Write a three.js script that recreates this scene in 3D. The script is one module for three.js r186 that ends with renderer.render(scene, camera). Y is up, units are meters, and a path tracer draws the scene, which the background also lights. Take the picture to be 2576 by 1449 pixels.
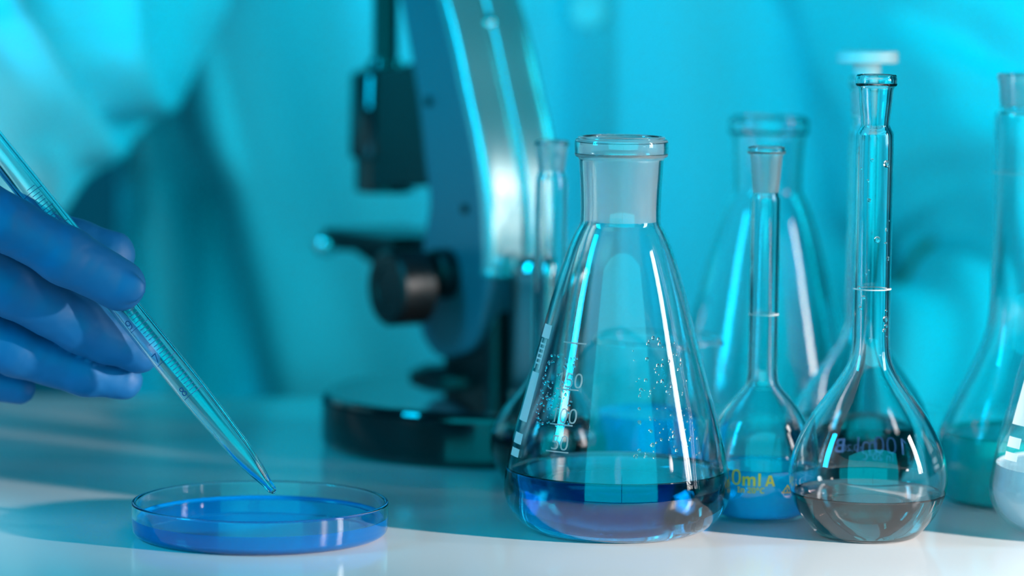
import * as THREE from 'three';
import { mergeGeometries, mergeVertices } from 'three/addons/utils/BufferGeometryUtils.js';
import { RoundedBoxGeometry } from 'three/addons/geometries/RoundedBoxGeometry.js';
import { FontLoader } from 'three/addons/loaders/FontLoader.js';
import { RectAreaLightUniformsLib } from 'three/addons/lights/RectAreaLightUniformsLib.js';
import { ImprovedNoise } from 'three/addons/math/ImprovedNoise.js';

// ---------------------------------------------------------------- camera, exposure, large lights
const scene = new THREE.Scene();
scene.background = new THREE.Color(0, 0, 0);
const W = 2576, H = 1449, F = 8000;                      // frame and focal length in pixels
const CAM_Z = 1.18, CAM_Y = 0.205, PITCH = 0.0965, ROLL = 0.0105;
const camera = new THREE.PerspectiveCamera(2 * Math.atan(H / 2 / F) * 180 / Math.PI, W / H, 0.05, 30);
camera.position.set(0, CAM_Y, CAM_Z);
camera.rotation.set(-PITCH, 0, ROLL, 'YXZ');
camera.updateMatrixWorld(true);
camera.focus = 1.165;
camera.userData.fStop = camera.getFocalLength() / 24;    // a 24 mm wide aperture
const renderer = new THREE.WebGLRenderer({ antialias: true });
renderer.toneMapping = THREE.LinearToneMapping;
renderer.toneMappingExposure = 1;
renderer.shadowMap.enabled = true;
RectAreaLightUniformsLib.init();

const L = {
  strip: { at: [0.95, 0.34, 0.2], to: [0.0, 0.06, -0.05], w: 0.09, h: 0.46, color: [1, 0.98, 0.97], i: 13 },
  spot: { at: [0.72, 0.2, 0.44], to: [0.14, 0.0, 0.06], color: [1, 0.84, 0.78], i: 8.6 },
  blue: { at: [-0.8, 0.5, 0.24], to: [0.0, 0.14, -0.5], w: 0.16, h: 0.5, color: [0.0, 0.5, 0.82], i: 29 },
  teal: { at: [0.98, 0.45, -0.3], to: [0.0, 0.12, -0.5], w: 0.16, h: 0.5, color: [0.0, 0.58, 0.74], i: 27 },
  fill: { at: [0.15, 0.75, 2.15], to: [0.05, 0.3, -0.5], w: 3.4, h: 1.7, color: [0.0, 0.62, 0.78], i: 3.05 },
};
function areaLight(name, s) {
  const l = new THREE.RectAreaLight(new THREE.Color().setRGB(...s.color), s.i, s.w, s.h);
  l.name = name; l.position.set(...s.at); l.lookAt(...s.to); scene.add(l); return l;
}
areaLight('strip_light', L.strip); areaLight('blue_panel_light', L.blue); areaLight('teal_panel_light', L.teal); areaLight('fill_panel_light', L.fill);
{
  const l = new THREE.SpotLight(new THREE.Color().setRGB(...L.spot.color), L.spot.i, 0, 0.25, 1, 2);
  l.name = 'spot_lamp_light'; l.position.set(...L.spot.at); l.target.position.set(...L.spot.to);
  l.castShadow = true; l.shadow.radius = 0.9; l.shadow.mapSize.set(2048, 2048); scene.add(l, l.target);
}

// ---------------------------------------------------------------- helpers
const R = Math.PI / 180, noise = new ImprovedNoise();
let seed = 7; const rnd = () => ((seed = (seed * 1664525 + 1013904223) >>> 0) / 4294967296);
const V = (x, y, z) => new THREE.Vector3(x, y, z);
function ray(px, py) { return V((px - W / 2) / F, -(py - H / 2) / F, -1).applyQuaternion(camera.quaternion); }
function atZ(px, py, z) { const d = ray(px, py), t = (z - CAM_Z) / d.z; return V(d.x * t, CAM_Y + d.y * t, z); }   // where that sight line meets the upright plane z
const scaleAt = (p) => p.clone().applyMatrix4(camera.matrixWorldInverse).z / -F;                                      // metres per pixel there
const names = {};
function numbered(n) { const k = names[n] = (names[n] ?? -1) + 1; return k ? `${n}_${String(k).padStart(3, '0')}` : n; }
function thing(name, label, category, p = V(0, 0, 0), turn = 0, group) {
  const o = new THREE.Group(); o.name = numbered(name); o.position.copy(p); o.rotation.y = turn; o.userData = { label, category };
  if (group) o.userData.group = group;
  scene.add(o); return o;
}
function part(name, geo, m, parent, label) {
  const o = new THREE.Mesh(geo, m); o.name = name; o.castShadow = o.receiveShadow = true; if (label) o.userData.label = label; parent.add(o); return o;
}
function structure(name, geo, m, label) { const o = part(name, geo, m, scene); o.userData = { kind: 'structure', label, category: name.split('_')[0] }; return o; }
const rgb = (r, g, b) => new THREE.Color().setRGB(r, g, b);
const std = (c, rough, o = {}) => new THREE.MeshPhysicalMaterial({ color: rgb(...c), roughness: rough, ...o });
const place = (g, x, y, z, rx = 0, ry = 0, rz = 0) => { g.rotateX(rx); g.rotateZ(rz); g.rotateY(ry); g.translate(x, y, z); return g; };
function merge(list) {
  return mergeGeometries(list.map((g) => { g = g.index ? g.toNonIndexed() : g; for (const k of Object.keys(g.attributes)) if (!['position', 'normal', 'uv'].includes(k)) g.deleteAttribute(k);
    if (!g.attributes.uv) g.setAttribute('uv', new THREE.BufferAttribute(new Float32Array(g.attributes.position.count * 2), 2)); return g; }));
}
// a smooth curve through [r, h] points
function curve(pts, n = 160) {
  const c = new THREE.CatmullRomCurve3(pts.map(([r, h]) => V(r, h, 0)), false, 'centripetal');
  return c.getPoints(n).map((p) => [Math.max(p.x, 0), p.y]);
}
// turns a profile of [r, h] round the y axis; its left side (outward going up) is outside
function lathe(profile, seg = 128) {
  const pts = profile.filter((p, i) => !i || Math.hypot(p[0] - profile[i - 1][0], p[1] - profile[i - 1][1]) > 1e-6), n = pts.length, rows = [];
  const nrm = (a, b) => { const x = b[1] - a[1], y = a[0] - b[0], l = Math.hypot(x, y) || 1; return [x / l, y / l]; };
  for (let i = 0; i < n; i++) {
    const a = i ? nrm(pts[i - 1], pts[i]) : null, b = i < n - 1 ? nrm(pts[i], pts[i + 1]) : null;
    if (a && b && a[0] * b[0] + a[1] * b[1] < 0.75) rows.push([pts[i], a, false], [pts[i], b, true]);
    else { const m = a && b ? [a[0] + b[0], a[1] + b[1]] : a || b, l = Math.hypot(...m) || 1; rows.push([pts[i], [m[0] / l, m[1] / l], true]); }
  }
  const pos = [], nor = [], uv = [], idx = [];
  rows.forEach(([p, m], i) => { for (let k = 0; k <= seg; k++) { const t = k / seg * 2 * Math.PI, s = Math.sin(t), c = Math.cos(t); pos.push(p[0] * s, p[1], p[0] * c); nor.push(m[0] * s, m[1], m[0] * c); uv.push(k / seg, i / rows.length); } });
  for (let i = 0; i < rows.length - 1; i++) {
    if (rows[i][0] === rows[i + 1][0]) continue;
    for (let k = 0; k < seg; k++) {
      const a = i * (seg + 1) + k, b = a + 1, c = a + seg + 1, d = c + 1;
      if (rows[i][0][0] > 1e-9) idx.push(a, b, d);
      if (rows[i + 1][0][0] > 1e-9) idx.push(a, d, c);
    }
  }
  const g = new THREE.BufferGeometry();
  g.setAttribute('position', new THREE.Float32BufferAttribute(pos, 3)); g.setAttribute('normal', new THREE.Float32BufferAttribute(nor, 3)); g.setAttribute('uv', new THREE.Float32BufferAttribute(uv, 2)); g.setIndex(idx);
  return g;
}
const radiusAt = (c, h) => { for (let i = 1; i < c.length; i++) if (c[i][1] >= h && c[i - 1][1] <= h && c[i][1] !== c[i - 1][1]) return c[i - 1][0] + (c[i][0] - c[i - 1][0]) * (h - c[i - 1][1]) / (c[i][1] - c[i - 1][1]); return c[c.length - 1][0]; };
// the inside of an outline: moved in by the wall, never below the bottom
function inset(c, wall, bottom) {
  const out = [];
  for (let i = 0; i < c.length; i++) {
    const a = c[Math.max(i - 1, 0)], b = c[Math.min(i + 1, c.length - 1)], x = b[1] - a[1], y = a[0] - b[0], l = Math.hypot(x, y) || 1;
    out.push([Math.max(c[i][0] - wall * x / l, 0), Math.max(c[i][1] - wall * y / l, bottom)]);
  }
  return out;
}
function vessel(outer, wall, bottom) {                  // closed wall of glass: outside up, rounded rim, inside down
  const inn = inset(outer, wall, bottom), top = outer[outer.length - 1], it = [top[0] - wall, top[1]];
  const rim = []; for (let k = 1; k < 8; k++) { const t = k / 8 * Math.PI; rim.push([top[0] - wall / 2 + wall / 2 * Math.cos(t), top[1] + wall / 2 * Math.sin(t)]); }
  inn[inn.length - 1] = it;
  const inside = inn.filter((p, i) => i === 0 || p[1] > bottom + 1e-6 || p[0] > 0), down = inside.reverse();
  return { geo: lathe([[0, outer[0][1]], ...outer, ...rim, ...down, [0, bottom]]), inner: inn.slice().reverse() };
}
function liquidGeo(outer, wall, bottom, level, meniscus = 0.0009) {
  const inn = inset(outer, wall - 0.00025, bottom - 0.0003).filter((p) => p[1] <= level + meniscus), rT = inn[inn.length - 1][0], top = [];
  for (const [k, f] of [[0, 1], [0.0006, 0.45], [0.0013, 0.15], [0.0024, 0.03], [0.004, 0]]) top.push([rT - k - (k ? 0.00025 : 0), level + meniscus * f]);
  return lathe([[0, bottom - 0.0003], ...inn, ...top, [0, level]]);
}
// lettering and marks laid on a turned surface c at bearing az (0 faces +z), height h
const fontBold = await new FontLoader().loadAsync('fonts/droid/droid_sans_bold.typeface.json');
const font = await new FontLoader().loadAsync('fonts/droid/droid_sans_regular.typeface.json');
function wrapped(g, c, az, h, lift, lean = 0) {
  const p = g.attributes.position;
  for (let i = 0; i < p.count; i++) {
    const y = h + p.getY(i), r = radiusAt(c, y) + lift + p.getZ(i), a = az + p.getX(i) / radiusAt(c, h);
    p.setXYZ(i, r * Math.sin(a), y, r * Math.cos(a));
  }
  g.computeVertexNormals(); return g;
}
function writing(text, size, c, az, h, lift = 0.00012, f = font) {
  const g = new THREE.ExtrudeGeometry(f.generateShapes(text, size), { depth: 0.00005, bevelEnabled: false, curveSegments: 5 });
  g.computeBoundingBox(); g.translate(-(g.boundingBox.max.x + g.boundingBox.min.x) / 2, 0, 0);
  return wrapped(g, c, az, h, lift);
}
function bar(w, t, c, az, h, lift = 0.00012) { return wrapped(new THREE.BoxGeometry(w, t, 0.00006, Math.max(2, Math.ceil(w / 0.0008)), Math.max(1, Math.ceil(t / 0.002))), c, az, h, lift); }
// a solid from a distance function: naive surface nets
function surfaceNets(sd, lo, hi, cell) {
  const n = [0, 1, 2].map((k) => Math.ceil((hi[k] - lo[k]) / cell) + 1), val = new Float32Array(n[0] * n[1] * n[2]), at = (i, j, k) => (k * n[1] + j) * n[0] + i;
  for (let k = 0; k < n[2]; k++) for (let j = 0; j < n[1]; j++) for (let i = 0; i < n[0]; i++) val[at(i, j, k)] = sd(lo[0] + i * cell, lo[1] + j * cell, lo[2] + k * cell);
  const id = new Int32Array(val.length).fill(-1), pos = [], idx = [];
  for (let k = 0; k < n[2] - 1; k++) for (let j = 0; j < n[1] - 1; j++) for (let i = 0; i < n[0] - 1; i++) {
    let x = 0, y = 0, z = 0, m = 0;
    const v = (a, b, c) => val[at(i + a, j + b, k + c)];
    const edge = (a, b, c, d, e, f) => { const p = v(a, b, c), q = v(d, e, f); if ((p < 0) !== (q < 0)) { const t = p / (p - q); x += a + t * (d - a); y += b + t * (e - b); z += c + t * (f - c); m++; } };
    for (const a of [0, 1]) for (const b of [0, 1]) { edge(0, a, b, 1, a, b); edge(a, 0, b, a, 1, b); edge(a, b, 0, a, b, 1); }
    if (m) { id[at(i, j, k)] = pos.length / 3; pos.push(lo[0] + (i + x / m) * cell, lo[1] + (j + y / m) * cell, lo[2] + (k + z / m) * cell); }
  }
  const quad = (a, b, c, d, flip) => { if (flip) idx.push(a, c, b, a, d, c); else idx.push(a, b, c, a, c, d); };
  for (let k = 1; k < n[2] - 1; k++) for (let j = 1; j < n[1] - 1; j++) for (let i = 1; i < n[0] - 1; i++) {
    const s = val[at(i, j, k)] < 0;
    if (s !== (val[at(i + 1, j, k)] < 0)) quad(id[at(i, j - 1, k - 1)], id[at(i, j, k - 1)], id[at(i, j, k)], id[at(i, j - 1, k)], !s);
    if (s !== (val[at(i, j + 1, k)] < 0)) quad(id[at(i - 1, j, k - 1)], id[at(i - 1, j, k)], id[at(i, j, k)], id[at(i, j, k - 1)], !s);
    if (s !== (val[at(i, j, k + 1)] < 0)) quad(id[at(i - 1, j - 1, k)], id[at(i, j - 1, k)], id[at(i, j, k)], id[at(i - 1, j, k)], !s);
  }
  const g = new THREE.BufferGeometry(); g.setAttribute('position', new THREE.Float32BufferAttribute(pos, 3)); g.setIndex(idx);
  const nor = new Float32Array(pos.length), e = cell * 0.5;
  for (let i = 0; i < pos.length; i += 3) {
    const [x, y, z] = [pos[i], pos[i + 1], pos[i + 2]], v = V(sd(x + e, y, z) - sd(x - e, y, z), sd(x, y + e, z) - sd(x, y - e, z), sd(x, y, z + e) - sd(x, y, z - e)).normalize();
    nor.set([v.x, v.y, v.z], i);
  }
  g.setAttribute('normal', new THREE.BufferAttribute(nor, 3));
  return g;
}
const smin = (a, b, k) => { const h = Math.max(k - Math.abs(a - b), 0) / k; return Math.min(a, b) - h * h * k / 4; };
function capsule(px, py, pz, a, b, ra, rb) {            // distance to a tapered capsule
  const dx = b.x - a.x, dy = b.y - a.y, dz = b.z - a.z, x = px - a.x, y = py - a.y, z = pz - a.z;
  const t = Math.min(1, Math.max(0, (x * dx + y * dy + z * dz) / (dx * dx + dy * dy + dz * dz)));
  return Math.hypot(x - dx * t, y - dy * t, z - dz * t) - (ra + (rb - ra) * t);
}
const chain = (x, y, z, c, k) => { let d = 1e9; for (let i = 1; i < c.length; i++) d = i === 1 ? capsule(x, y, z, c[0].p, c[1].p, c[0].r, c[1].r) : smin(d, capsule(x, y, z, c[i - 1].p, c[i].p, c[i - 1].r, c[i].r), k); return d; };

// ---------------------------------------------------------------- materials
function noiseTexture(size, f) {
  const d = new Uint8Array(size * size * 4);
  for (let j = 0; j < size; j++) for (let i = 0; i < size; i++) { const v = f(i / size, j / size); d.set([v[0], v[1], v[2], 255], (j * size + i) * 4); }
  const t = new THREE.DataTexture(d, size, size); t.magFilter = THREE.LinearFilter; t.minFilter = THREE.LinearMipmapLinearFilter; t.generateMipmaps = true; t.wrapS = t.wrapT = THREE.RepeatWrapping; t.needsUpdate = true; return t;
}
const clothTex = noiseTexture(256, (u, v) => { const w = 128 + 60 * Math.sin(u * 128 * Math.PI) * Math.cos(v * 128 * Math.PI) + 40 * noise.noise(u * 24, v * 24, 3); return [w, w, w]; });
const M = {
  glass: new THREE.MeshPhysicalMaterial({ color: rgb(1, 1, 1), roughness: 0, transmission: 1, thickness: 0.002, ior: 1.47 }),
  greenGlass: new THREE.MeshPhysicalMaterial({ color: rgb(1, 1, 1), roughness: 0, transmission: 1, thickness: 0.002, ior: 1.47, attenuationColor: rgb(0.55, 0.9, 0.8), attenuationDistance: 0.03 }),
  pane: new THREE.MeshPhysicalMaterial({ color: rgb(0.97, 0.985, 0.985), roughness: 0, transmission: 1, thickness: 0, ior: 1.47 }),
  frost: new THREE.MeshPhysicalMaterial({ color: rgb(0.93, 0.97, 0.97), roughness: 0.42, transmission: 0.8, thickness: 0, ior: 1.45 }),
  water: (c, d, ior = 1.34) => new THREE.MeshPhysicalMaterial({ color: rgb(1, 1, 1), roughness: 0, transmission: 1, thickness: 0.02, ior, attenuationColor: rgb(...c), attenuationDistance: d }),
  enamel: std([0.8, 0.85, 0.86], 0.5), faint: new THREE.MeshPhysicalMaterial({ color: rgb(0.85, 0.9, 0.9), roughness: 0.75, transmission: 0.75, thickness: 0, ior: 1.3 }), amber: std([0.7, 0.46, 0.03], 0.45), blueInk: std([0.06, 0.2, 0.5], 0.5), darkInk: std([0.01, 0.05, 0.16], 0.5),
  tint: (c, tr) => new THREE.MeshPhysicalMaterial({ color: rgb(...c), roughness: 0.0, transmission: tr, thickness: 0.02, ior: 1.34, attenuationColor: rgb(...c.map((x) => Math.max(x, 0.02) ** 0.6)), attenuationDistance: 0.05 }),
  dye: new THREE.MeshPhysicalMaterial({ color: rgb(0.0, 0.24, 0.72), roughness: 0.03, transmission: 0.3, thickness: 0.01, ior: 1.34, attenuationColor: rgb(0.0, 0.3, 0.8), attenuationDistance: 0.01 }),
  fainter: new THREE.MeshPhysicalMaterial({ color: rgb(0.85, 0.9, 0.9), roughness: 0.7, transmission: 0.9, thickness: 0, ior: 1.15 }),
  table: std([0.62, 0.64, 0.65], 0.12, { ior: 1.5 }),
  glove: std([0.002, 0.105, 0.27], 0.6),
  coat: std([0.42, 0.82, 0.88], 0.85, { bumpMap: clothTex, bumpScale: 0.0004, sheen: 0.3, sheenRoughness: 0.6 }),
  black: std([0.006, 0.007, 0.008], 0.32), blackGloss: std([0.005, 0.006, 0.007], 0.08, { clearcoat: 0.6, clearcoatRoughness: 0.03 }),
  scopePaint: std([0.12, 0.18, 0.23], 0.34, { metalness: 0.35 }), scopeBack: std([0.55, 0.7, 0.7], 0.26, { metalness: 0.7 }),
  chrome: std([0.75, 0.77, 0.78], 0.08, { metalness: 1 }), darkChrome: std([0.5, 0.48, 0.48], 0.16, { metalness: 1 }),
  plastic: std([0.85, 0.88, 0.88], 0.35, { transmission: 0 }),
  wall: std([0.1, 0.2, 0.26], 0.9), darkFloor: std([0.12, 0.13, 0.14], 0.7), housing: std([0.02, 0.02, 0.022], 0.6),
  skin: std([0.55, 0.33, 0.24], 0.6), hair: std([0.03, 0.02, 0.015], 0.6), trousers: std([0.03, 0.04, 0.07], 0.9),
};
const glow = (s, k) => new THREE.MeshStandardMaterial({ color: 0x000000, roughness: 1, emissive: rgb(...s.color), emissiveIntensity: k });

// ---------------------------------------------------------------- the room
const FLOOR = -0.75, CEIL = 1.95, box = (w, h, d, x, y, z) => { const g = new THREE.BoxGeometry(w, h, d); g.translate(x, y, z); return g; };
structure('floor', box(5.2, 0.1, 5.2, 0, FLOOR - 0.05, 0.4), M.darkFloor, 'dark floor of the laboratory');
structure('ceiling', box(5.2, 0.1, 5.2, 0, CEIL + 0.05, 0.4), M.wall, 'plain ceiling of the laboratory');
structure('wall_back', box(5.2, 2.7, 0.1, 0, (FLOOR + CEIL) / 2, -1.75), M.wall, 'plain wall far behind the person in the lab coat');
structure('wall_front', box(5.2, 2.7, 0.1, 0, (FLOOR + CEIL) / 2, 2.55), M.wall, 'plain wall behind the camera');
structure('wall_left', box(0.1, 2.7, 4.2, -2.55, (FLOOR + CEIL) / 2, 0.4), M.wall, 'plain wall left of the bench');
structure('wall_right', box(0.1, 2.7, 4.2, 2.55, (FLOOR + CEIL) / 2, 0.4), M.wall, 'plain wall right of the bench');

// laboratory bench
const TABLE_BACK = -0.37;
{
  const t = thing('lab_bench', 'glossy white laboratory bench carrying the glassware', 'table', V(0, FLOOR, 0.1));
  const d = 0.64, z0 = TABLE_BACK - 0.1;
  part('bench_top', place(new RoundedBoxGeometry(1.2, 0.03, d, 3, 0.004), 0, -FLOOR - 0.015, z0 + d / 2), M.table, t);
  for (const x of [-0.55, 0.55]) for (const z of [z0 + 0.06, z0 + d - 0.06]) part('leg', place(new RoundedBoxGeometry(0.05, -FLOOR - 0.03, 0.05, 2, 0.004), x, (-FLOOR - 0.03) / 2, z), M.chrome, t);
}

// ---------------------------------------------------------------- lamps outside the frame
function lampHead(name, label, s, k, stand) {
  const t = thing(name, label, 'lamp');
  const q = new THREE.Matrix4().lookAt(V(...s.to), V(...s.at), V(0, 1, 0)), dir = V(...s.to).sub(V(...s.at)).normalize(), back = V(...s.at).addScaledVector(dir, -0.004);
  const put = (g) => g.applyMatrix4(q.clone().setPosition(back));
  const diffuser = new THREE.BoxGeometry(s.w, s.h, 0.002); part('glow_panel', put(diffuser), glow(s, k), t);
  const shell = merge([box(s.w + 0.02, s.h + 0.02, 0.04, 0, 0, -0.022), box(0.01, s.h + 0.02, 0.03, -s.w / 2 - 0.006, 0, 0.0), box(0.01, s.h + 0.02, 0.03, s.w / 2 + 0.006, 0, 0.0)]); part('housing', put(shell), M.housing, t);
  const p = V(...s.at).addScaledVector(dir, -0.05), y0 = stand ?? FLOOR;
  part('stand', place(new THREE.CylinderGeometry(0.012, 0.012, p.y - y0, 20), p.x, (p.y + y0) / 2, p.z), M.housing, t);
  part('foot', place(new THREE.CylinderGeometry(0.16, 0.17, 0.015, 32), p.x, y0 + 0.0075, p.z), M.housing, t);
}
lampHead('strip_softbox', 'tall narrow white softbox standing right of the bench', L.strip, 8);
lampHead('panel_lamp', 'tall narrow blue panel lamp on a stand left of the bench', L.blue, 8);
lampHead('panel_lamp', 'tall narrow teal panel lamp on a stand behind the flag right of the bench', L.teal, 8);
lampHead('panel_lamp', 'broad cyan panel lamp on a stand behind the camera', L.fill, 0.5);
{
  const t = thing('spot_lamp', 'small round white spot lamp beside the narrow softbox', 'lamp');
  const s = L.spot, at = V(...s.at), dir = V(...s.to).sub(at).normalize(), q = new THREE.Quaternion().setFromUnitVectors(V(0, 1, 0), dir);
  const put = (g, k) => { g.applyQuaternion(q); g.translate(...at.clone().addScaledVector(dir, k).toArray()); return g; };
  part('lens', put(new THREE.SphereGeometry(0.022, 32, 20), 0), glow(s, 20), t);
  part('can', put(lathe([[0, -0.12], [0.04, -0.12], [0.05, -0.02], [0.05, 0.03], [0.047, 0.03], [0.047, -0.02], [0.037, -0.115], [0, -0.115]], 48), 0), M.housing, t);
  const p = at.clone().addScaledVector(dir, -0.1);
  part('stand', place(new THREE.CylinderGeometry(0.01, 0.01, p.y - FLOOR - 0.03, 16), p.x, (p.y - 0.03 + FLOOR) / 2, p.z), M.housing, t);
  part('foot', place(new THREE.CylinderGeometry(0.14, 0.15, 0.015, 32), p.x, FLOOR + 0.0075, p.z), M.housing, t);
}
{ // a flag keeps the white light off the coat: its edge lies on the line from the softbox past the microscope
  const t = thing('light_flag', 'black flag panel that shades the coat from the white softbox', 'panel');
  const a = V(0.95, 0, 0.2), ang = 25 * R, dir = V(-Math.cos(ang), 0, -Math.sin(ang)), p = a.clone().addScaledVector(dir, 0.58), side = V(0.3, 0, -0.32).normalize();
  const g = new THREE.BoxGeometry(0.3, 0.7, 0.006); g.rotateY(Math.atan2(-side.z, side.x)); const c = p.clone().addScaledVector(side, 0.15); g.translate(c.x, 0.38, c.z);
  part('panel', g, M.housing, t);
  part('stand', place(new THREE.CylinderGeometry(0.006, 0.006, 0.05, 16), c.x, 0.025, c.z), M.housing, t);
  part('foot', place(new THREE.CylinderGeometry(0.06, 0.065, 0.012, 32), c.x, 0.006, c.z), M.housing, t);
}

// ---------------------------------------------------------------- glassware
// an upright axis through pixel (px, py) on the plane z, with a profile given as [half width, row] in the photograph's pixels
function axis(px, py, z) { const p = atZ(px, py, z), s = scaleAt(p); return { p: V(p.x, 0, z), s, h: (y) => atZ(px, y, z).y, pts: (list) => list.map(([w, y]) => [w * s, typeof y === 'string' ? +y : atZ(px, y, z).y]) }; }

function erlenmeyer(label, px, z, opt) {
  const a = axis(px, 1150, z), t = thing('erlenmeyer_flask', label, 'flask', a.p);
  const s = 0.0425 / 287, h = (y) => (1337 - y) * s * 1.005;
  const outer = curve([[0.001, 0], [165 * s, 0], [205 * s, 0.0003], [245 * s, h(1313)], [275 * s, h(1275)], [287 * s, h(1235)], [281 * s, h(1180)], [262 * s, h(1090)], [230 * s, h(970)], [195 * s, h(840)], [160 * s, h(712)], [131 * s, h(625)], [113 * s, h(583)], [102 * s, h(562)], [100.5 * s, h(545)], [101 * s, h(500)], [104 * s, h(440)], [107 * s, h(401)], [109 * s, h(398)], [116 * s, h(393)], [117.5 * s, h(380)], [117.5 * s, h(362)], [115 * s, h(352)], [110 * s, h(349)]], 260);
  const wall = 0.0016, v = vessel(outer, wall, 0.0022);
  part('flask_body', opt.thin ? lathe([[0, 0], ...outer]) : v.geo, opt.thin ? M.pane : M.glass, t, 'clear conical glass body');
  const gj = [], y0 = h(556), y1 = h(349); for (let k = 0; k <= 60; k++) { const y = y0 + (y1 - y0) * k / 60; gj.push([radiusAt(outer, y) - wall - 0.00012, y]); }
  if (!opt.bare) part('ground_joint', lathe(gj, 96), M.frost, t, 'frosted ground glass socket in the neck');
  if (opt.liquid) part('liquid', liquidGeo(outer, wall, 0.0022, h(opt.level)), opt.liquid, t, opt.liquidLabel);
  return { t, a, s, h, outer, wall };
}
function volumetric(label, px, z, spec) {
  const a = axis(px, spec.mid, z), t = thing('volumetric_flask', label, 'flask', a.p);
  const outer = curve(a.pts(spec.outline), 300), v = vessel(outer, spec.wall ?? 0.0012, 0.0018);
  if (spec.split) {                                       // thin-blown bulb, thicker drawn neck
    const hs = a.h(spec.split), up = outer.filter((p) => p[1] >= hs), inn = inset(outer, spec.wall ?? 0.0012, 0.0018).filter((p, i) => outer[i][1] >= hs), w = spec.wall ?? 0.0012, top = up[up.length - 1];
    inn[inn.length - 1] = [top[0] - w, top[1]];
    const rim = []; for (let k = 1; k < 8; k++) { const q = k / 8 * Math.PI; rim.push([top[0] - w / 2 + w / 2 * Math.cos(q), top[1] + w / 2 * Math.sin(q)]); }
    part('flask_neck', lathe([...up, ...rim, ...inn.reverse(), up[0]]), M.glass, t, 'clear glass neck and shoulder');
    part('flask_bulb', lathe([[0, 0], ...outer.filter((p) => p[1] <= up[0][1])]), M.pane, t, 'clear thin glass bulb');
  } else part('flask_body', v.geo, spec.glass ?? M.glass, t, 'clear glass bulb with a long neck');
  if (spec.joint) {
    const pts = a.pts(spec.joint), c = []; for (let k = 0; k <= 16; k++) c.push([pts[0][0] + (pts[1][0] - pts[0][0]) * k / 16, pts[0][1] + (pts[1][1] - pts[0][1]) * k / 16]);
    part('ground_joint', lathe(c, 96), M.frost, t, 'frosted ground glass socket in the neck');
  }
  if (spec.liquid) part('liquid', liquidGeo(outer, spec.wall ?? 0.0012, 0.0018, a.h(spec.level)), spec.liquid, t, spec.liquidLabel);
  if (spec.mark) { const h = a.h(spec.mark), r = radiusAt(outer, h); part('ring_mark', lathe([[r, h - 0.0002], [r + 0.00012, h - 0.0002], [r + 0.00012, h + 0.0002], [r, h + 0.0002]], 96), M.faint, t, 'pale volume ring round the neck'); }
  return { t, a, outer, wall: spec.wall ?? 0.0012 };
}
function droplets(f, list, m = M.water([0.9, 1, 1], 0.1)) {
  const gs = list.map(([az, h, r]) => { const g = new THREE.IcosahedronGeometry(r, 3); g.scale(1, 1.15, 0.55); const R0 = radiusAt(f.outer, h) - f.wall - 0.1 * r; g.translate(0, 0, R0); g.rotateY(az); g.translate(0, h, 0); return g; });
  const o = part('water_droplets', merge(gs), m, f.t, 'small water drops clinging to the inside'); o.userData.kind = 'stuff';
}
// the large conical flask in front
{
  const f = erlenmeyer('large conical flask of blue liquid in the middle of the picture, nearest the camera', 1553, 0, { liquid: M.water([0.01, 0.48, 0.7], 0.06), level: 1184, liquidLabel: 'clear blue liquid' });
  const { t, s, h, outer } = f, az = -36 * R;
  const marks = [];
  [[1100, '50'], [1035, '100'], [950, '150'], [838, '200']].forEach(([y, n]) => { marks.push(bar(0.010, 0.0005, outer, az, h(y + 8))); if (n !== '200') marks.push(writing(n, 0.0052, outer, az + 0.02, h(y + 3))); });
  part('graduation', merge(marks), M.fainter, t, 'white graduation lines and numbers');
  const field = [];
  [[812, 845], [930, 1052], [1082, 1108], [1120, 1140]].forEach(([y0, y1]) => field.push(bar(0.0085, (y1 - y0) * s, outer, -73 * R, h((y0 + y1) / 2))));
  for (const y of [860, 872, 884, 896, 908]) field.push(bar(0.0065, 0.0006, outer, -73 * R, h(y)));
  for (const k of [-1, 1]) field.push(bar(0.0008, 75 * s, outer, -73 * R + k * 0.085, h(885)));
  part('writing_field', merge(field), M.faint, t, 'white enamel writing field on the left side');
  const d = [];
  for (let i = 0; i < 110; i++) { const y = 830 + 290 * rnd(); d.push([(8 + 42 * rnd()) * R, h(y), 0.0003 + 0.0005 * rnd() ** 2]); }
  for (let i = 0; i < 130; i++) { const y = 880 + 170 * rnd(); d.push([(-62 + 30 * rnd()) * R, h(y), 0.00025 + 0.00035 * rnd()]); }
  droplets(f, d);
}
erlenmeyer('blurred tall conical flask at the back behind the narrow-necked flask', 1919, -0.19, { bare: true });
{
  const f = erlenmeyer('conical flask of pale liquid cut off by the right edge of the picture', 2776, -0.005, { thin: true, liquid: M.tint([0.72, 0.88, 0.95], 0.6), level: 1170, liquidLabel: 'pale blue liquid' });
  const field = []; [[930, 1052], [1082, 1108], [1120, 1140]].forEach(([y0, y1]) => field.push(bar(0.0085, (y1 - y0) * f.s, f.outer, -68 * R, f.h((y0 + y1) / 2))));
  part('writing_field', merge(field), M.faint, f.t, 'white enamel writing field');
}
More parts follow.
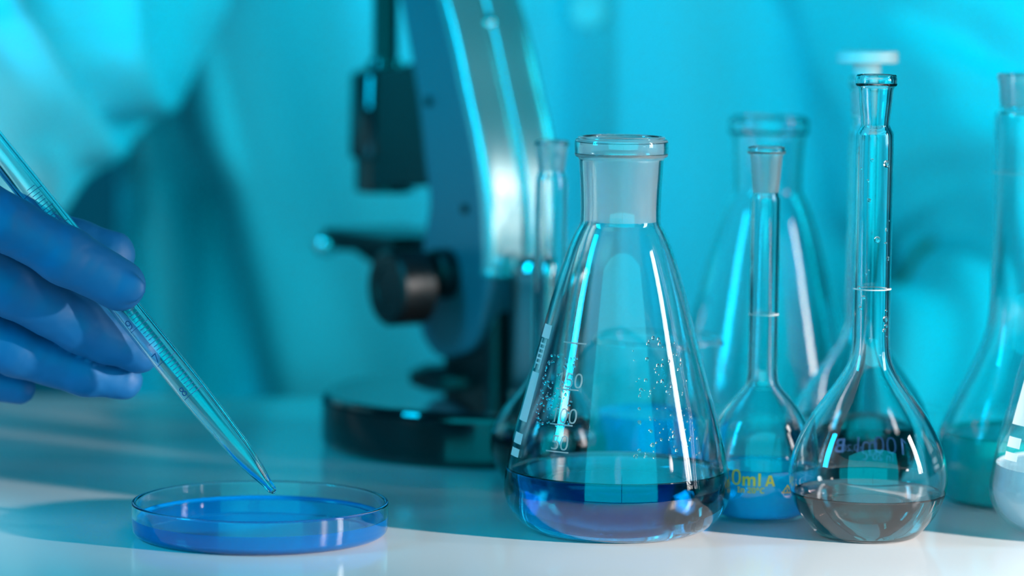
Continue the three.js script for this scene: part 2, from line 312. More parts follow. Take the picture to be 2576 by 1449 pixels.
// narrow flask with light blue liquid and amber print
{
  const f = volumetric('narrow-necked volumetric flask of light blue liquid with amber print', 1919, -0.032, {
    mid: 900, wall: 0.0012, split: 1168,
    outline: [[1, '0'], [70, '0'], [100, '0.0004'], [122, 1285], [137, 1240], [143, 1190], [139, 1140], [125, 1090], [105, 1045], [80, 1010], [55, 982], [42, 965], [38, 940], [37.5, 900], [37.5, 700], [37.5, 515], [37, 500], [33, 487], [33, 480], [36, 450], [40, 400], [42, 390], [48, 385], [49, 377], [47, 372]],
    joint: [[29.5, 484], [39.5, 384]], liquid: M.tint([0.0, 0.5, 0.88], 0.4), level: 1172, liquidLabel: 'light blue liquid', mark: 790,
  });
  const k = (px) => Math.asin(Math.max(-0.98, Math.min(0.98, (px - 1917) / 141))), h = f.a.h;
  part('volume_print', merge([writing('50', 0.0058, f.outer, k(1836), h(1200)), writing('ml', 0.0046, f.outer, k(1884), h(1201), 0.00012, fontBold), writing('A', 0.0042, f.outer, k(1929), h(1201), 0.00012, fontBold), writing('In 20°C', 0.0022, f.outer, k(1882), h(1219), 0.00012, fontBold)]), M.amber, f.t, 'amber volume lettering');
  const tri = new THREE.Shape([[-0.0023, 0], [0.0023, 0], [0, 0.0033]].map((p) => new THREE.Vector2(...p))); tri.holes.push(new THREE.Path([[-0.0016, 0.00035], [0, 0.0026], [0.0016, 0.00035]].map((p) => new THREE.Vector2(...p))));
  part('warning_triangle', merge([wrapped(new THREE.ExtrudeGeometry(tri, { depth: 0.00005, bevelEnabled: false }), f.outer, k(1973), h(1219), 0.00012), bar(0.0003, 0.0015, f.outer, k(1973), h(1213))]), M.amber, f.t, 'amber warning triangle');
}
// the round volumetric flask in front
const roundBulb = [[1, '0'], [90, '0'], [122, '0.0005'], [148, 1320], [172, 1290], [192, 1248], [200, 1205], [196, 1160], [180, 1110], [152, 1055], [118, 1005], [85, 960], [63, 925], [52, 895], [48, 860], [47.5, 800]];
{
  const f = volumetric('tall round-bulbed volumetric flask of clear liquid standing at the front', 2190, 0.008, {
    mid: 900, wall: 0.0013, outline: [...roundBulb, [47, 600], [47, 350], [46, 335], [41, 325], [36.5, 317], [36.5, 308], [41, 260], [44, 225], [46, 219], [51, 215], [52.5, 207], [52.5, 198], [50, 191]],
    liquid: M.water([0.26, 0.18, 0.17], 0.06), level: 1240, liquidLabel: 'clear colourless liquid', mark: 726,
  });
  const h = f.a.h, k = (px) => Math.PI - Math.asin((px - 2187) / 197);
  part('volume_print', merge([writing('100', 0.0066, f.outer, k(2268), h(1166)), writing('ml', 0.0058, f.outer, k(2205), h(1166)), writing('B', 0.0058, f.outer, k(2130), h(1166), 0.00012, fontBold), writing('±0,20', 0.0026, f.outer, k(2166), h(1162)), writing('In 20°C', 0.0028, f.outer, k(2235), h(1186))]), M.blueInk, f.t, 'blue volume lettering on the far side');
  const d = []; for (let i = 0; i < 26; i++) d.push([(Math.floor(rnd() * 2) ? 38 + 22 * rnd() : -60 + 50 * rnd()) * R, h(390 + 480 * rnd()), 0.0003 + 0.0005 * rnd() ** 2]);
  d.push([38 * R, h(410), 0.0012], [8 * R, h(600), 0.0011], [50 * R, h(800), 0.0011]);
  droplets(f, d);
}
// the stoppered one behind it
{
  const f = volumetric('volumetric flask of dark liquid closed with a white stopper, behind the round-bulbed flask', 2166, -0.115, {
    mid: 900, wall: 0.0013, outline: [[1, '0'], [80, '0'], [108, '0.0005'], [135, 1180], [158, 1150], [172, 1110], [175, 1080], [170, 1045], [152, 1000], [120, 950], [80, 895], [55, 855], [44, 820], [42, 780], [42, 500], [42, 345], [40, 330], [34, 318], [34, 308], [38, 250], [41, 222], [46, 214], [46, 200], [44, 195]],
    liquid: M.water([0.02, 0.022, 0.03], 0.03), level: 1058, liquidLabel: 'dark liquid',
  });
  const s = f.a.s, h = f.a.h, st = thing('flask_stopper', 'white plastic stopper with a flat disc head', 'stopper', f.a.p);
  part('head', lathe(curve([[0.0002, h(159)], [70 * s, h(159)], [76 * s, h(157)], [77 * s, h(150)], [77 * s, h(138)], [76 * s, h(130)], [72 * s, h(128)], [0.0002, h(128)]], 40).map((p, i, l) => (i === 0 || i === l.length - 1 ? [0, p[1]] : p)), 12), M.plastic, st);
  part('plug', lathe([[0, h(290)], [28 * s, h(290)], [32.5 * s, h(212)], [34 * s, h(160)], [0, h(160)]], 64), M.plastic, st);
}
// the flask with teal liquid at the right edge
{
  const f = volumetric('wide-necked volumetric flask of teal liquid at the right edge', 2572, -0.08, {
    mid: 900, wall: 0.0014, split: 1086,
    outline: [[1, '0'], [120, '0'], [165, '0.0003'], [186, 1262], [203, 1210], [209, 1150], [203, 1090], [185, 1040], [160, 985], [132, 930], [106, 870], [91, 815], [86, 760], [85, 650], [85, 450], [85, 300], [83, 284], [76, 276], [72, 270], [73, 250], [76, 210], [80, 196], [81, 190]],
    joint: [[66, 268], [73, 190]], liquid: M.tint([0.0, 0.62, 0.62], 0.45), level: 1090, liquidLabel: 'teal liquid', mark: 434,
  });
}
// the small flask with dark red liquid left of the large one
volumetric('small volumetric flask of dark red liquid between the microscope and the large conical flask', 1383, -0.1, {
  mid: 800, wall: 0.0012, outline: [[1, '0'], [70, '0'], [95, '0.0005'], [122, 1190], [140, 1155], [147, 1120], [142, 1085], [125, 1045], [98, 1005], [70, 970], [50, 940], [43, 915], [41, 880], [40.5, 700], [40, 460], [38, 446], [34, 436], [33, 428], [37, 395], [40, 370], [44, 364], [45, 360], [43, 357]],
  joint: [[29, 430], [36, 362]], liquid: M.water([0.1, 0.004, 0.01], 0.012), level: 1092, liquidLabel: 'dark red liquid',
});
// the beaker seen through the large flask
{
  const z = -0.115, a = axis(1650, 950, z), t = thing('beaker', 'low glass beaker of blue liquid standing behind the large conical flask', 'beaker', a.p), s = a.s, h = a.h;
  const outer = curve([[0.001, 0], [120 * s, 0], [140 * s, 0.0004], [153 * s, 0.003], [156 * s, 0.008], [156 * s, h(1000)], [156 * s, h(880)], [157 * s, h(862)], [163 * s, h(852)]], 120), v = { geo: lathe([[0, 0], ...outer]) };
  const p = v.geo.attributes.position, hr = h(875);                  // the rim drawn out into a spout on the right
  for (let i = 0; i < p.count; i++) { const y = p.getY(i), f = Math.max(0, (y - hr) / (h(852) - hr)), b = Math.atan2(p.getX(i), p.getZ(i)) - 60 * R; if (f > 0) { const k = 1 + 0.12 * f * f * Math.exp(-b * b / 0.03); p.setX(i, p.getX(i) * k); p.setZ(i, p.getZ(i) * k); } }
  part('beaker_body', v.geo, M.pane, t, 'clear glass wall with a spout');
  { const c = v.geo.attributes.position, n = 129, rows = c.count / n, pts = []; for (let k = 0; k < 128; k++) { const q = (rows - 1) * n + k; pts.push(V(c.getX(q), c.getY(q), c.getZ(q))); } part('rim', new THREE.TubeGeometry(new THREE.CatmullRomCurve3(pts, true), 160, 0.0009, 10, true), M.glass, t, 'rounded glass rim'); }
  part('liquid', liquidGeo(outer, 0.0013, 0.0016, h(1040)), M.tint([0.0, 0.4, 0.85], 0.7), t, 'blue liquid');
}
// petri dish
{
  const z = 0.018, a = axis(655, 1300, z), s = a.s, t = thing('petri_dish', 'shallow round glass dish of bright blue liquid below the pipette', 'dish', a.p);
  const rr = 322 * s, hh = 0.0128;
  const outer = curve([[0.001, 0], [rr - 0.006, 0], [rr - 0.0025, 0.0003], [rr - 0.0006, 0.0018], [rr - 0.0002, 0.004], [rr, 0.008], [rr, hh - 0.0008]], 120), v = vessel(outer, 0.0016, 0.0016);
  part('dish_wall', v.geo, M.glass, t, 'clear glass dish');
  part('liquid', liquidGeo(outer, 0.0016, 0.0016, 0.0062), M.dye, t, 'bright blue liquid');
}
// ---------------------------------------------------------------- pipette
const tip = atZ(688, 1236, 0.022), far = atZ(-180, 162, 0.0), PIP = new THREE.Vector3().subVectors(far, tip);
{
  const s = scaleAt(tip), t = thing('glass_pipette', 'graduated glass pipette held by the gloved hand above the blue dish', 'pipette', tip), len = PIP.length();
  t.quaternion.setFromUnitVectors(V(0, 1, 0), PIP.clone().normalize());
  const u = 1 * s;
  const outer = curve([[7 * u, 0], [10 * u, 3 * u], [12 * u, 14 * u], [12.5 * u, 26 * u], [15 * u, 40 * u], [21 * u, 70 * u], [28 * u, 120 * u], [32 * u, 200 * u], [35.5 * u, 290 * u], [36.5 * u, 360 * u], [36.5 * u, 700 * u], [36.5 * u, len]], 220);
  const inn = outer.map(([r, h]) => [Math.max(r - 0.0011, 3.5 * u), h]);
  inn[inn.length - 1][1] = len; inn[0][1] = 0;
  part('tube', lathe([...outer, ...inn.reverse(), outer[0]], 96), M.glass, t, 'clear glass tube drawn to a fine tip');
  const marks = [], c = outer.slice(), front = Math.atan2(...(() => { const d = V(0, 0.1, 1).applyQuaternion(t.quaternion.clone().invert()); return [d.x, d.z]; })());
  for (let k = 0; k < 62; k++) { const h = (318 + k * 10.8) * u, long = k % 10 === 0, mid = k % 5 === 0; marks.push(bar(long ? 0.0095 : mid ? 0.0055 : 0.0034, 0.00022, c, front + (long ? 0.1 : 0.25), h)); }
  part('graduation', merge(marks), M.darkInk, t, 'dark blue graduation lines');
  const nums = []; [[322, '8'], [430, '7'], [538, '9'], [646, '6']].forEach(([h, n]) => { const g = new THREE.ExtrudeGeometry(font.generateShapes(n, 0.0034), { depth: 0.00005, bevelEnabled: false, curveSegments: 5 }); g.rotateZ(0); g.translate(-0.0013, 0.0004, 0); nums.push(wrapped(g, c, front - 0.45, h * u, 0.00012)); });
  part('numbers', merge(nums), M.darkInk, t, 'dark blue numbers');
  // the air bubble and drop in the tip
  const drop = lathe(curve([[0.00005, -6 * u], [5 * u, -4 * u], [8.5 * u, 2 * u], [6 * u, 9 * u], [0.00005, 10 * u]], 30).map((p, i, l) => (i === 0 || i === l.length - 1 ? [0, p[1]] : p)), 32);
  part('drop', drop, M.water([0.85, 0.95, 1], 0.1), t, 'clear drop hanging at the tip');
}

// ---------------------------------------------------------------- microscope
{
  const z = -0.24, a = axis(1302, 640, z), D = CAM_Z - z, TURN = -58 * R;
  const t = thing('microscope', 'upright microscope with pale metal arm and black stage behind the glassware', 'microscope', a.p, TURN);
  const y = (py, lx = 0, lz = 0) => { const zz = z + 0.866 * lx + 0.5 * lz; return atZ(1302 + 2817 * lx - 4902 * lz, py, zz).y; };
  const ext = (pts, w, bevel = 0.001) => { const s = new THREE.Shape(pts.map((p) => new THREE.Vector2(...p))); const g = new THREE.ExtrudeGeometry(s, { depth: w - 2 * bevel, bevelEnabled: true, bevelThickness: bevel, bevelSize: bevel, bevelSegments: 3, curveSegments: 8 }); g.translate(0, 0, -(w - 2 * bevel) / 2); return g; };
  const smooth = (pts, n = 60) => new THREE.CatmullRomCurve3(pts.map(([x, h]) => V(x, h, 0)), false, 'centripetal').getPoints(n).map((p) => [p.x, p.y]);
  const backEdge = smooth([[-0.028, y(900)], [-0.008, y(860)], [0.001, y(760)], [0.004, y(640)], [0.0025, y(520)], [-0.001, y(437)], [-0.007, y(340)], [-0.016, y(228)], [-0.026, y(100)], [-0.036, y(0)], [-0.052, y(-160)], [-0.075, y(-330)], [-0.11, y(-420)], [-0.15, y(-450)]], 90);
  const frontEdge = smooth([[-0.15, y(-330)], [-0.115, y(-290)], [-0.092, y(-200)], [-0.078, y(-60)], [-0.066, y(100)], [-0.056, y(250)], [-0.049, y(420)], [-0.045, y(520)], [-0.05, y(640)], [-0.053, y(760)], [-0.052, y(850)], [-0.042, y(895)], [-0.034, y(902)]], 90);
  part('arm', ext([...backEdge, ...frontEdge], 0.038, 0.0025), M.scopePaint, t, 'blue-grey painted arm');
  // back covers: two curved strips with a seam between
  const cover = backEdge.filter(([, h]) => h > y(690) && h < y(-200));
  for (const k of [-1, 1]) {
    const g = new THREE.BufferGeometry(), pos = [], idx = [], z0 = k * 0.0006, z1 = k * 0.0198, row = (p, i) => {
      const q = cover[Math.min(i + 1, cover.length - 1)], o = cover[Math.max(i - 1, 0)], nx = q[1] - o[1], ny = o[0] - q[0], l = Math.hypot(nx, ny), n = [nx / l, ny / l];
      const pt = (d, zz) => pos.push(p[0] + n[0] * d, p[1] + n[1] * d, zz);
      pt(0.0005, z0); pt(0.0042, z0); for (let j = 1; j <= 8; j++) { const f = j / 8; pt(0.0042 - 0.0008 * f ** 12, z0 + (z1 - z0) * f); } pt(-0.002, z1);
    };
    cover.forEach(row); const m = 11;
    for (let i = 0; i < cover.length - 1; i++) for (let j = 0; j < m - 1; j++) { const q = i * m + j, w = k > 0 ? [q, q + 1, q + m + 1, q, q + m + 1, q + m] : [q, q + m + 1, q + 1, q, q + m, q + m + 1]; idx.push(...w); }
    for (const i of [0, cover.length - 1]) for (let j = 1; j < m - 1; j++) idx.push(i * m, i * m + j, i * m + j + 1);
    g.setAttribute('position', new THREE.Float32BufferAttribute(pos, 3)); g.setIndex(idx); g.computeVertexNormals();
    part('back_cover', g, M.scopeBack, t, 'satin metal strip down the back of the arm');
  }
  part('cover_screw', place(new THREE.SphereGeometry(0.0045, 24, 16), -0.0285, y(62), 0.0), M.chrome, t, 'bright round screw head');
  for (const [px, py] of [[1073, 255], [1165, 525]]) { const lx = (px + 98 - 1302) / 2817; part('side_screw', place(new THREE.CylinderGeometry(0.0022, 0.0022, 0.003, 20), lx, y(py, lx, 0.02), 0.019, Math.PI / 2), M.black, t, 'small black screw'); }
  // body tube and nosepiece
  const AX = -0.1205, ty = (py) => y(py, AX, 0);
  part('body_tube', place(new THREE.CylinderGeometry(0.0062, 0.0062, ty(-330) - ty(160), 40), AX, (ty(-330) + ty(160)) / 2, 0), M.blackGloss, t, 'dark glossy tube');
  part('nosepiece', lathe([[0, ty(482)], [0.0135, ty(482)], [0.0142, ty(478)], [0.0142, ty(400)], [0.0165, ty(395)], [0.017, ty(390)], [0.017, ty(190)], [0.016, ty(182)], [0.009, ty(168)], [0.0085, ty(150)], [0, ty(150)]], 64).translate(AX, 0, 0), M.blackGloss, t, 'black nosepiece and objective');
  part('nosepiece_bracket', ext([[AX, ty(470)], [-0.045, y(470)], [-0.052, y(330)], [-0.058, y(160)], [AX + 0.01, ty(185)], [AX, ty(200)]], 0.024), M.black, t, 'black bracket');
  part('eyepiece', lathe([[0, ty(-420)], [0.011, ty(-420)], [0.013, ty(-415)], [0.013, ty(-335)], [0.008, ty(-320)], [0, ty(-320)]].reverse().map((p) => p).reverse().map(([r, h]) => [r, h]).reverse(), 48).translate(AX, 0, 0), M.black, t);
  // stage
  const sy = ty(606), stage = new THREE.Shape(); stage.absarc(AX, 0, 0.03, 0, 2 * Math.PI);
  part('stage', place(new RoundedBoxGeometry(0.066, 0.0062, 0.046, 3, 0.0015), AX + 0.013, ty(592), 0), M.black, t, 'flat black stage');
  part('stage_bracket', ext([[AX - 0.02, ty(600)], [-0.04, y(620)], [-0.04, y(740)], [-0.06, y(720)], [AX + 0.012, ty(665)], [AX - 0.012, ty(630)]], 0.02), M.black, t, 'black angled stage bracket');
  const ball = atZ(820, 614, z + 0.866 * (AX - 0.02) + 0.5 * 0.026), local = t.worldToLocal(ball.clone().setY(ball.y)); t.updateMatrixWorld(true);
  const lb = t.worldToLocal(ball.clone());
  part('stage_knob', place(new THREE.SphereGeometry(0.0058, 32, 20), lb.x, lb.y, lb.z), M.chrome, t, 'bright round knob');
  part('stage_knob_arm', place(new THREE.CylinderGeometry(0.0028, 0.0028, 0.02, 20), lb.x + 0.008, lb.y, lb.z - 0.006, 0, 0.64, Math.PI / 2), M.black, t);
  // focus knobs on the near side
  const knob = (name, px, py, lx, r0, d, m, label) => { const lz = (1302 + 2817 * lx - px) / 4902, g = lathe([[0, -d / 2], [r0 - 0.001, -d / 2], [r0, -d / 2 + 0.001], [r0, d / 2 - 0.0015], [r0 - 0.0015, d / 2], [r0 * 0.6, d / 2], [r0 * 0.55, d / 2 - 0.001], [0, d / 2 - 0.001]], 64); part(name, place(g, lx, y(py, lx, lz), lz, Math.PI / 2), m, t, label); };
  knob('fine_focus_knob', 1112, 688, -0.029, 0.0115, 0.012, M.black, 'small black focus knob');
  knob('coarse_focus_knob', 1012, 722, -0.031, 0.0172, 0.018, M.black, 'large black focus knob');
  part('focus_shaft', place(new THREE.CylinderGeometry(0.006, 0.006, 0.05, 24), -0.031, y(715, -0.031, 0.03), 0.022, Math.PI / 2), M.black, t);
  // pillar and base
  { const h1 = y(640, 0.022), r = 0.0152; part('pillar', lathe([[0, 0.02], ...curve([[r + 0.001, 0.02], [r, 0.03], [r, h1 - 0.012], [r, h1 - 0.006], [r - 0.0015, h1 - 0.0022], [r - 0.005, h1 - 0.0003], [0.006, h1], [0.0001, h1]], 70).map((p, k, l) => (k === l.length - 1 ? [0, p[1]] : p))], 96).translate(0.022, 0, 0), M.darkChrome, t, 'polished dark metal pillar with rounded top'); }
  part('column', place(new RoundedBoxGeometry(0.045, 0.06, 0.03, 4, 0.006), -0.02, 0.045, 0), M.black, t, 'black column under the arm');
  const base = new THREE.Shape(); base.absarc(0.0145, -0.021, 0.073, 0, 2 * Math.PI);
  { const g = new THREE.ExtrudeGeometry(base, { depth: 0.016, bevelEnabled: true, bevelThickness: 0.004, bevelSize: 0.003, bevelSegments: 4, curveSegments: 96 }); g.rotateX(-Math.PI / 2); g.translate(0, 0.004, 0); part('base', g, M.blackGloss, t, 'broad glossy black base'); }
  part('lamp_well', place(lathe([[0, 0], [0.02, 0], [0.02, 0.003], [0.014, 0.006], [0, 0.006]], 48), -0.035, 0.0235, 0.012), M.black, t, 'round black light well on the base');
}

// ---------------------------------------------------------------- the person
const person = thing('person', 'person in a pale lab coat and blue gloves holding a pipette over the bench', 'person', V(0.01, FLOOR, -0.66));
const own = (g) => { g.translate(-person.position.x, -person.position.y, -person.position.z); return g; };
const J = (px, py, z, r) => { const p = atZ(px, py, z); return { p, r: r * scaleAt(p) }; };
{ // the gloved hand, laid out joint by joint
  const zp = 0.012;                                       // depth of the pipette at the grip
  const fingers = [
    [J(-230, 480, 0.028, 84), J(-90, 505, 0.034, 80), J(20, 562, 0.035, 71), J(165, 643, 0.032, 71), J(300, 716, 0.028, 67)],      // index, in front of the pipette
    [J(-230, 610, 0.0, 82), J(-100, 660, 0.008, 80), J(30, 725, 0.006, 72), J(205, 818, -0.002, 70), J(268, 850, -0.005, 62), J(346, 884, -0.006, 56)],
    [J(-230, 740, -0.02, 76), J(-100, 800, -0.012, 72), J(40, 880, -0.012, 66), J(215, 936, -0.015, 58), J(312, 958, -0.016, 47)],
    [J(-230, 860, -0.036, 66), J(-120, 910, -0.03, 60), J(-40, 955, -0.03, 52), J(48, 975, -0.03, 42)],
    [J(-420, 600, -0.02, 95), J(-200, 560, -0.024, 82), J(60, 570, -0.014, 66), J(195, 616, -0.008, 62), J(281, 640, -0.006, 60)],  // thumb, behind the pipette
  ];
  const wrist = J(-760, 640, -0.045, 190), palm = [
    [wrist, fingers[0][0]], [wrist, fingers[1][0]], [wrist, fingers[2][0]], [wrist, fingers[3][0]], [wrist, fingers[4][0]],
  ].map(([w, f]) => [{ p: w.p.clone().lerp(f.p, 0.0), r: w.r * 0.62 }, { p: f.p, r: f.r * 1.05 }]);
  const fore = [{ p: V(-0.285, 0.10, -0.17), r: 0.036 }, { p: wrist.p, r: 0.027 }];
  const nail = (() => { const p = atZ(318, 728, 0.028).add(V(0.002, 0.001, 0.0072)); return (x, y, z) => Math.hypot((x - p.x) / 1.15, (y - p.y), (z - p.z) / 0.5) - 0.0052; })();
  const sd = (x, y, z) => {
    let pd = capsule(x, y, z, palm[0][0].p, palm[0][1].p, palm[0][0].r, palm[0][1].r);
    for (const q of palm.slice(1)) pd = smin(pd, capsule(x, y, z, q[0].p, q[1].p, q[0].r, q[1].r), 0.02);
    pd = smin(pd, capsule(x, y, z, fore[0].p, fore[1].p, fore[0].r, fore[1].r), 0.015);
    let d = 1e9; fingers.forEach((f) => { const q = chain(x, y, z, f, 0.003); d = smin(d, q, 0.0012); });
    d = smin(d, pd, 0.006); d = smin(d, nail(x, y, z), 0.002);
    return d + 0.00022 * noise.noise(x * 300, y * 300, z * 300) + 0.0005 * noise.noise(x * 70 + 3, y * 110, z * 90);
  };
  const g = surfaceNets(sd, [-0.36, 0.0, -0.24], [-0.11, 0.2, 0.065], 0.0016);
  part('glove', own(g), M.glove, person, 'blue nitrile glove on the hand holding the pipette');
}
{ // coat: torso and sleeves with drawn folds
  const pix = (px, py, z) => atZ(px, py, z);
  const seg = (x, y, ax, ay, bx, by) => { const t = Math.min(1, Math.max(0, ((x - ax) * (bx - ax) + (y - ay) * (by - ay)) / ((bx - ax) ** 2 + (by - ay) ** 2))); return Math.hypot(x - ax - t * (bx - ax), y - ay - t * (by - ay)); };
  const folds = [];                                       // ridges on the coat front: [polyline, width, height]
  const fold = (pts, w, h) => folds.push([pts.map(([a, b]) => { const p = pix(a, b, -0.54); return [p.x, p.y]; }), w, h]);
  fold([[440, -100], [520, 250], [590, 600], [680, 960], [720, 1200]], 0.013, 0.016);
  fold([[330, 100], [395, 320], [470, 520], [475, 760], [460, 1200]], 0.011, -0.035);
  fold([[480, 560], [535, 780], [580, 1000], [600, 1250]], 0.02, -0.075);
  fold([[120, 500], [280, 520], [430, 440]], 0.014, -0.02);
  fold([[640, -100], [700, 300], [830, 700], [1000, 1100]], 0.02, -0.008);
  fold([[900, -100], [880, 300], [760, 900]], 0.03, 0.008);
  fold([[1400, -100], [1385, 400], [1370, 900]], 0.012, -0.008);
  fold([[1700, -100], [1760, 500], [1720, 1100]], 0.03, 0.008);
  fold([[2050, -100], [2100, 500], [2180, 900]], 0.03, 0.008);
  const disp = (x, y) => { let d = 0.004 * noise.noise(x * 9, y * 6, 1.3); for (const [l, w, h] of folds) { let m = 1e9; for (let i = 1; i < l.length; i++) m = Math.min(m, seg(x, y, ...l[i - 1], ...l[i])); d += h * Math.exp(-m * m / (w * w)); } return d; };
  const grid = (nu, nv, f, closed = true) => {
    const pos = [], uv = [], idx = [];
    for (let j = 0; j <= nv; j++) for (let i = 0; i <= nu; i++) { const p = f(i / nu, j / nv); pos.push(p.x, p.y, p.z); uv.push(i / nu * 6, j / nv * 6); }
    for (let j = 0; j < nv; j++) for (let i = 0; i < nu; i++) { const a = j * (nu + 1) + i, b = a + 1, c = a + nu + 1, d = c + 1; idx.push(a, b, d, a, d, c); }
    let g = new THREE.BufferGeometry(); g.setAttribute('position', new THREE.Float32BufferAttribute(pos, 3)); g.setAttribute('uv', new THREE.Float32BufferAttribute(uv, 2)); g.setIndex(idx); g.computeVertexNormals();
    const n = g.attributes.normal; for (let j = 0; j <= nv && closed; j++) { const a = j * (nu + 1), b = a + nu, m = V(n.getX(a) + n.getX(b), n.getY(a) + n.getY(b), n.getZ(a) + n.getZ(b)).normalize(); n.setXYZ(a, m.x, m.y, m.z); n.setXYZ(b, m.x, m.y, m.z); }
    return g;
  };
  const front = (x, y) => -0.66 + 0.116 * Math.max(0, 1 - Math.abs((x - 0.02) / 0.26) ** 2.6) ** (1 / 2.6) + disp(x, y);
  const torso = grid(220, 110, (u, v) => {
    const a = u * 2 * Math.PI, y = -0.3 + v * 0.74, e = 2 / 2.6, cap = y > 0.34 ? Math.sqrt(Math.max(0.0, 1 - ((y - 0.34) / 0.105) ** 2)) : 1, k = 1 + 0.1 * Math.max(0, -y) ;
    const sx = Math.sign(Math.sin(a)) * Math.abs(Math.sin(a)) ** e * 0.248 * k * (0.35 + 0.65 * cap), sz = Math.sign(Math.cos(a)) * Math.abs(Math.cos(a)) ** e * 0.116 * k * (0.5 + 0.5 * cap);
    return V(0.02 + sx, y, -0.66 + sz + (Math.cos(a) > 0 ? disp(0.02 + sx, y) * Math.min(1, Math.cos(a) * 3) : 0));
  });
  const sleeve = (pts, rad, amp, fr, ph, extra) => {
    const c = new THREE.CatmullRomCurve3(pts.map((p) => V(...p)), false, 'centripetal'), fr0 = c.computeFrenetFrames(120, false), rc = (t) => { const k = t * (rad.length - 1), i = Math.min(Math.floor(k), rad.length - 2); return rad[i] + (rad[i + 1] - rad[i]) * (k - i); };
    return grid(150, 180, (u, v) => {
      const p = c.getPointAt(v), i = Math.min(120, Math.round(v * 120)), a = -u * 2 * Math.PI, n = fr0.normals[i], b = fr0.binormals[i];
      const w = amp * (Math.sin((v * fr + 0.55 * Math.sin(a + ph)) * 2 * Math.PI) ** 3 + 0.8 * noise.noise(v * fr * 2 + ph, Math.sin(a) * 1.6, Math.cos(a) * 1.6));
      let r = rc(v) + w; const q = p.clone().addScaledVector(n, Math.cos(a) * r).addScaledVector(b, Math.sin(a) * r); if (extra && q.z > p.z - 0.02) r += extra(q.x, q.y); return p.clone().addScaledVector(n, Math.cos(a) * r).addScaledVector(b, Math.sin(a) * r);
    });
  };
  const cuffFolds = [[[[40, -140], [103, 0], [228, 195], [290, 330]], 0.009, 0.014], [[[150, -60], [185, 30], [306, 200], [372, 310]], 0.008, -0.012], [[[355, -120], [366, 60], [372, 140], [400, 240]], 0.008, 0.012], [[[-60, 120], [60, 250], [160, 330]], 0.01, -0.01], [[[-40, 40], [50, 120], [90, 200]], 0.012, 0.008]].map(([l, w, h]) => [l.map(([a, b]) => { const p = pix(a, b, -0.5); return [p.x, p.y]; }), w, h]);
  const sleeveDisp = (x, y) => { let d = 0; for (const [l, w, h] of cuffFolds) { let m = 1e9; for (let i = 1; i < l.length; i++) m = Math.min(m, seg(x, y, ...l[i - 1], ...l[i])); d += h * Math.exp(-m * m / (w * w)); } return d; };
  const rightSleeve = sleeve([[-0.15, 0.4, -0.64], [-0.19, 0.33, -0.6], [-0.235, 0.21, -0.5], [-0.285, 0.12, -0.38], [-0.298, 0.1, -0.29], [-0.288, 0.1, -0.2], [-0.283, 0.1, -0.155]], [0.065, 0.085, 0.085, 0.08, 0.066, 0.05, 0.046], 0.004, 4, 0.6, sleeveDisp);
  const leftSleeve = sleeve([[0.17, 0.4, -0.64], [0.185, 0.34, -0.62], [0.19, 0.22, -0.57], [0.27, 0.08, -0.52], [0.255, 0.01, -0.47], [0.19, -0.05, -0.45], [0.13, -0.1, -0.46]], [0.06, 0.075, 0.072, 0.07, 0.062, 0.055, 0.048], 0.013, 3.5, 2.1);
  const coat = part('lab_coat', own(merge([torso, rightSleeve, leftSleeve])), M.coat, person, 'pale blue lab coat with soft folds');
  const strip = grid(12, 80, (u, v) => { const y = -0.25 + v * 0.55, x = 0.024 + u * 0.036 - 0.004 * v, e = Math.sin(u * Math.PI) ** 0.35; return V(x, y, front(x, y) - 0.002 + 0.006 * e); }, false);
  part('placket', own(strip), M.coat, coat, 'overlapping front edge of the coat');
  for (const py of [25, 620]) { const p = pix(1478, py, -0.54); part('button', own(place(lathe([[0, -0.002], [0.009, -0.002], [0.01, 0], [0.009, 0.002], [0.006, 0.0012], [0, 0.0012]], 32), p.x, p.y, front(p.x, p.y) + 0.006, Math.PI / 2)), M.plastic, coat, 'round white coat button'); }
  // the body inside the coat
  const B = (x, y, z, r) => ({ p: V(x, y, z), r });
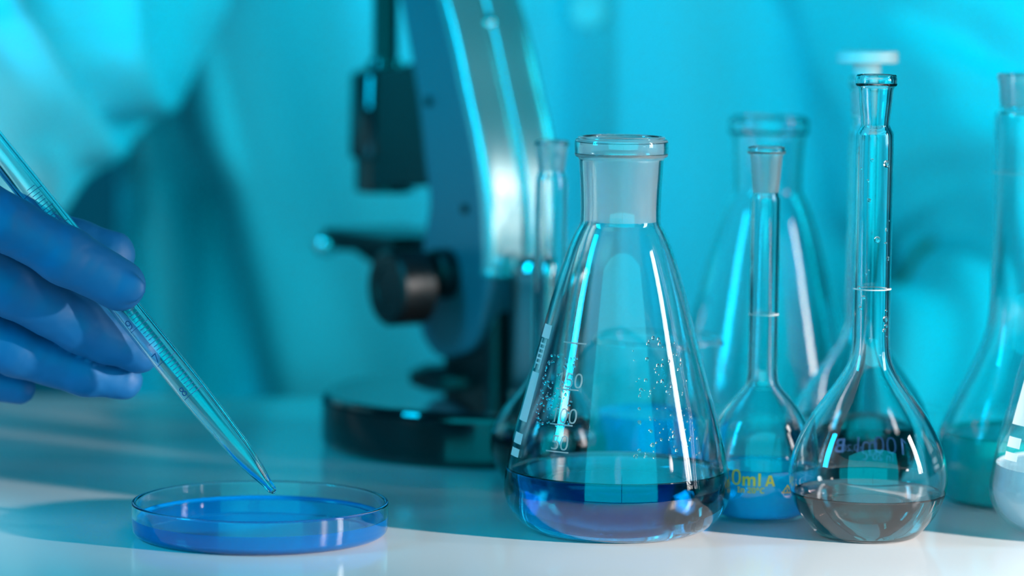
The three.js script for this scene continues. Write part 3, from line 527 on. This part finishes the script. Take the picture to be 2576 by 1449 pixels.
  const limbs = [
    [B(0.01, -0.2, -0.68, 0.085), B(0.01, 0.05, -0.68, 0.08), B(0.01, 0.3, -0.67, 0.08)], [B(-0.14, 0.33, -0.66, 0.045), B(0.16, 0.33, -0.66, 0.045)], [B(0.01, 0.33, -0.66, 0.055), B(0.01, 0.45, -0.63, 0.05)],
    [B(0.01, 0.5, -0.61, 0.078), B(0.01, 0.58, -0.62, 0.094)], [B(0.01, 0.52, -0.525, 0.012), B(0.01, 0.55, -0.53, 0.008)],
    [B(-0.18, 0.33, -0.63, 0.046), B(-0.295, 0.12, -0.4, 0.04), B(-0.285, 0.1, -0.2, 0.03)], [B(0.2, 0.33, -0.63, 0.046), B(0.27, 0.07, -0.52, 0.04), B(0.13, -0.1, -0.46, 0.03)],
    [B(-0.07, -0.22, -0.66, 0.075), B(-0.09, -0.24, -0.28, 0.055), B(-0.09, -0.68, -0.3, 0.04), B(-0.09, -0.715, -0.2, 0.035)], [B(0.09, -0.22, -0.66, 0.075), B(0.11, -0.24, -0.28, 0.055), B(0.11, -0.68, -0.3, 0.04), B(0.11, -0.715, -0.2, 0.035)],
  ];
  const sdB = (x, y, z) => { let d = 1e9; for (const l of limbs) d = smin(d, chain(x, y, z, l, 0.03), 0.025); for (const k of [-1, 1]) d = smin(d, Math.hypot((x - 0.01 - k * 0.088) / 0.5, y - 0.53, z + 0.61) - 0.028, 0.01); return d; };
  part('body', own(surfaceNets(sdB, [-0.38, -0.77, -0.8], [0.4, 0.72, -0.12], 0.012)), M.skin, person);
  const sdT = (x, y, z) => { let d = Math.min(...limbs.slice(7).map((l) => chain(x, y, z, l.slice(0, 3), 0.03))) - 0.014; d = smin(d, capsule(x, y, z, V(-0.06, -0.2, -0.67), V(0.08, -0.2, -0.67), 0.1, 0.1), 0.03); return Math.max(d, y + 0.1); };
  part('trousers', own(surfaceNets(sdT, [-0.38, -0.76, -0.82], [0.4, -0.05, -0.15], 0.012)), M.trousers, person, 'dark trousers');
  const sdH = (x, y, z) => Math.max(Math.hypot(x - 0.01, y - 0.585, z + 0.63) - 0.108, -(y - 0.55) - (z + 0.6) * -0.9 - 0.03);
  part('hair', own(surfaceNets(sdH, [-0.15, 0.4, -0.78], [0.17, 0.72, -0.45], 0.01)), M.hair, person, 'short dark hair');
  const st = thing('lab_stool', 'round black stool under the person in the lab coat', 'stool', V(0.01, FLOOR, -0.7));
  part('seat', place(lathe([[0, 0], [0.17, 0], [0.18, 0.015], [0.17, 0.035], [0, 0.035]], 48), 0, -0.33 - FLOOR - 0.005, 0), M.housing, st);
  part('post', place(new THREE.CylinderGeometry(0.025, 0.025, -0.335 - FLOOR, 24), 0, (-0.335 - FLOOR) / 2, 0), M.chrome, st);
  part('foot', place(new THREE.CylinderGeometry(0.18, 0.2, 0.02, 40), 0, 0.01, 0), M.chrome, st);
}
renderer.render(scene, camera);
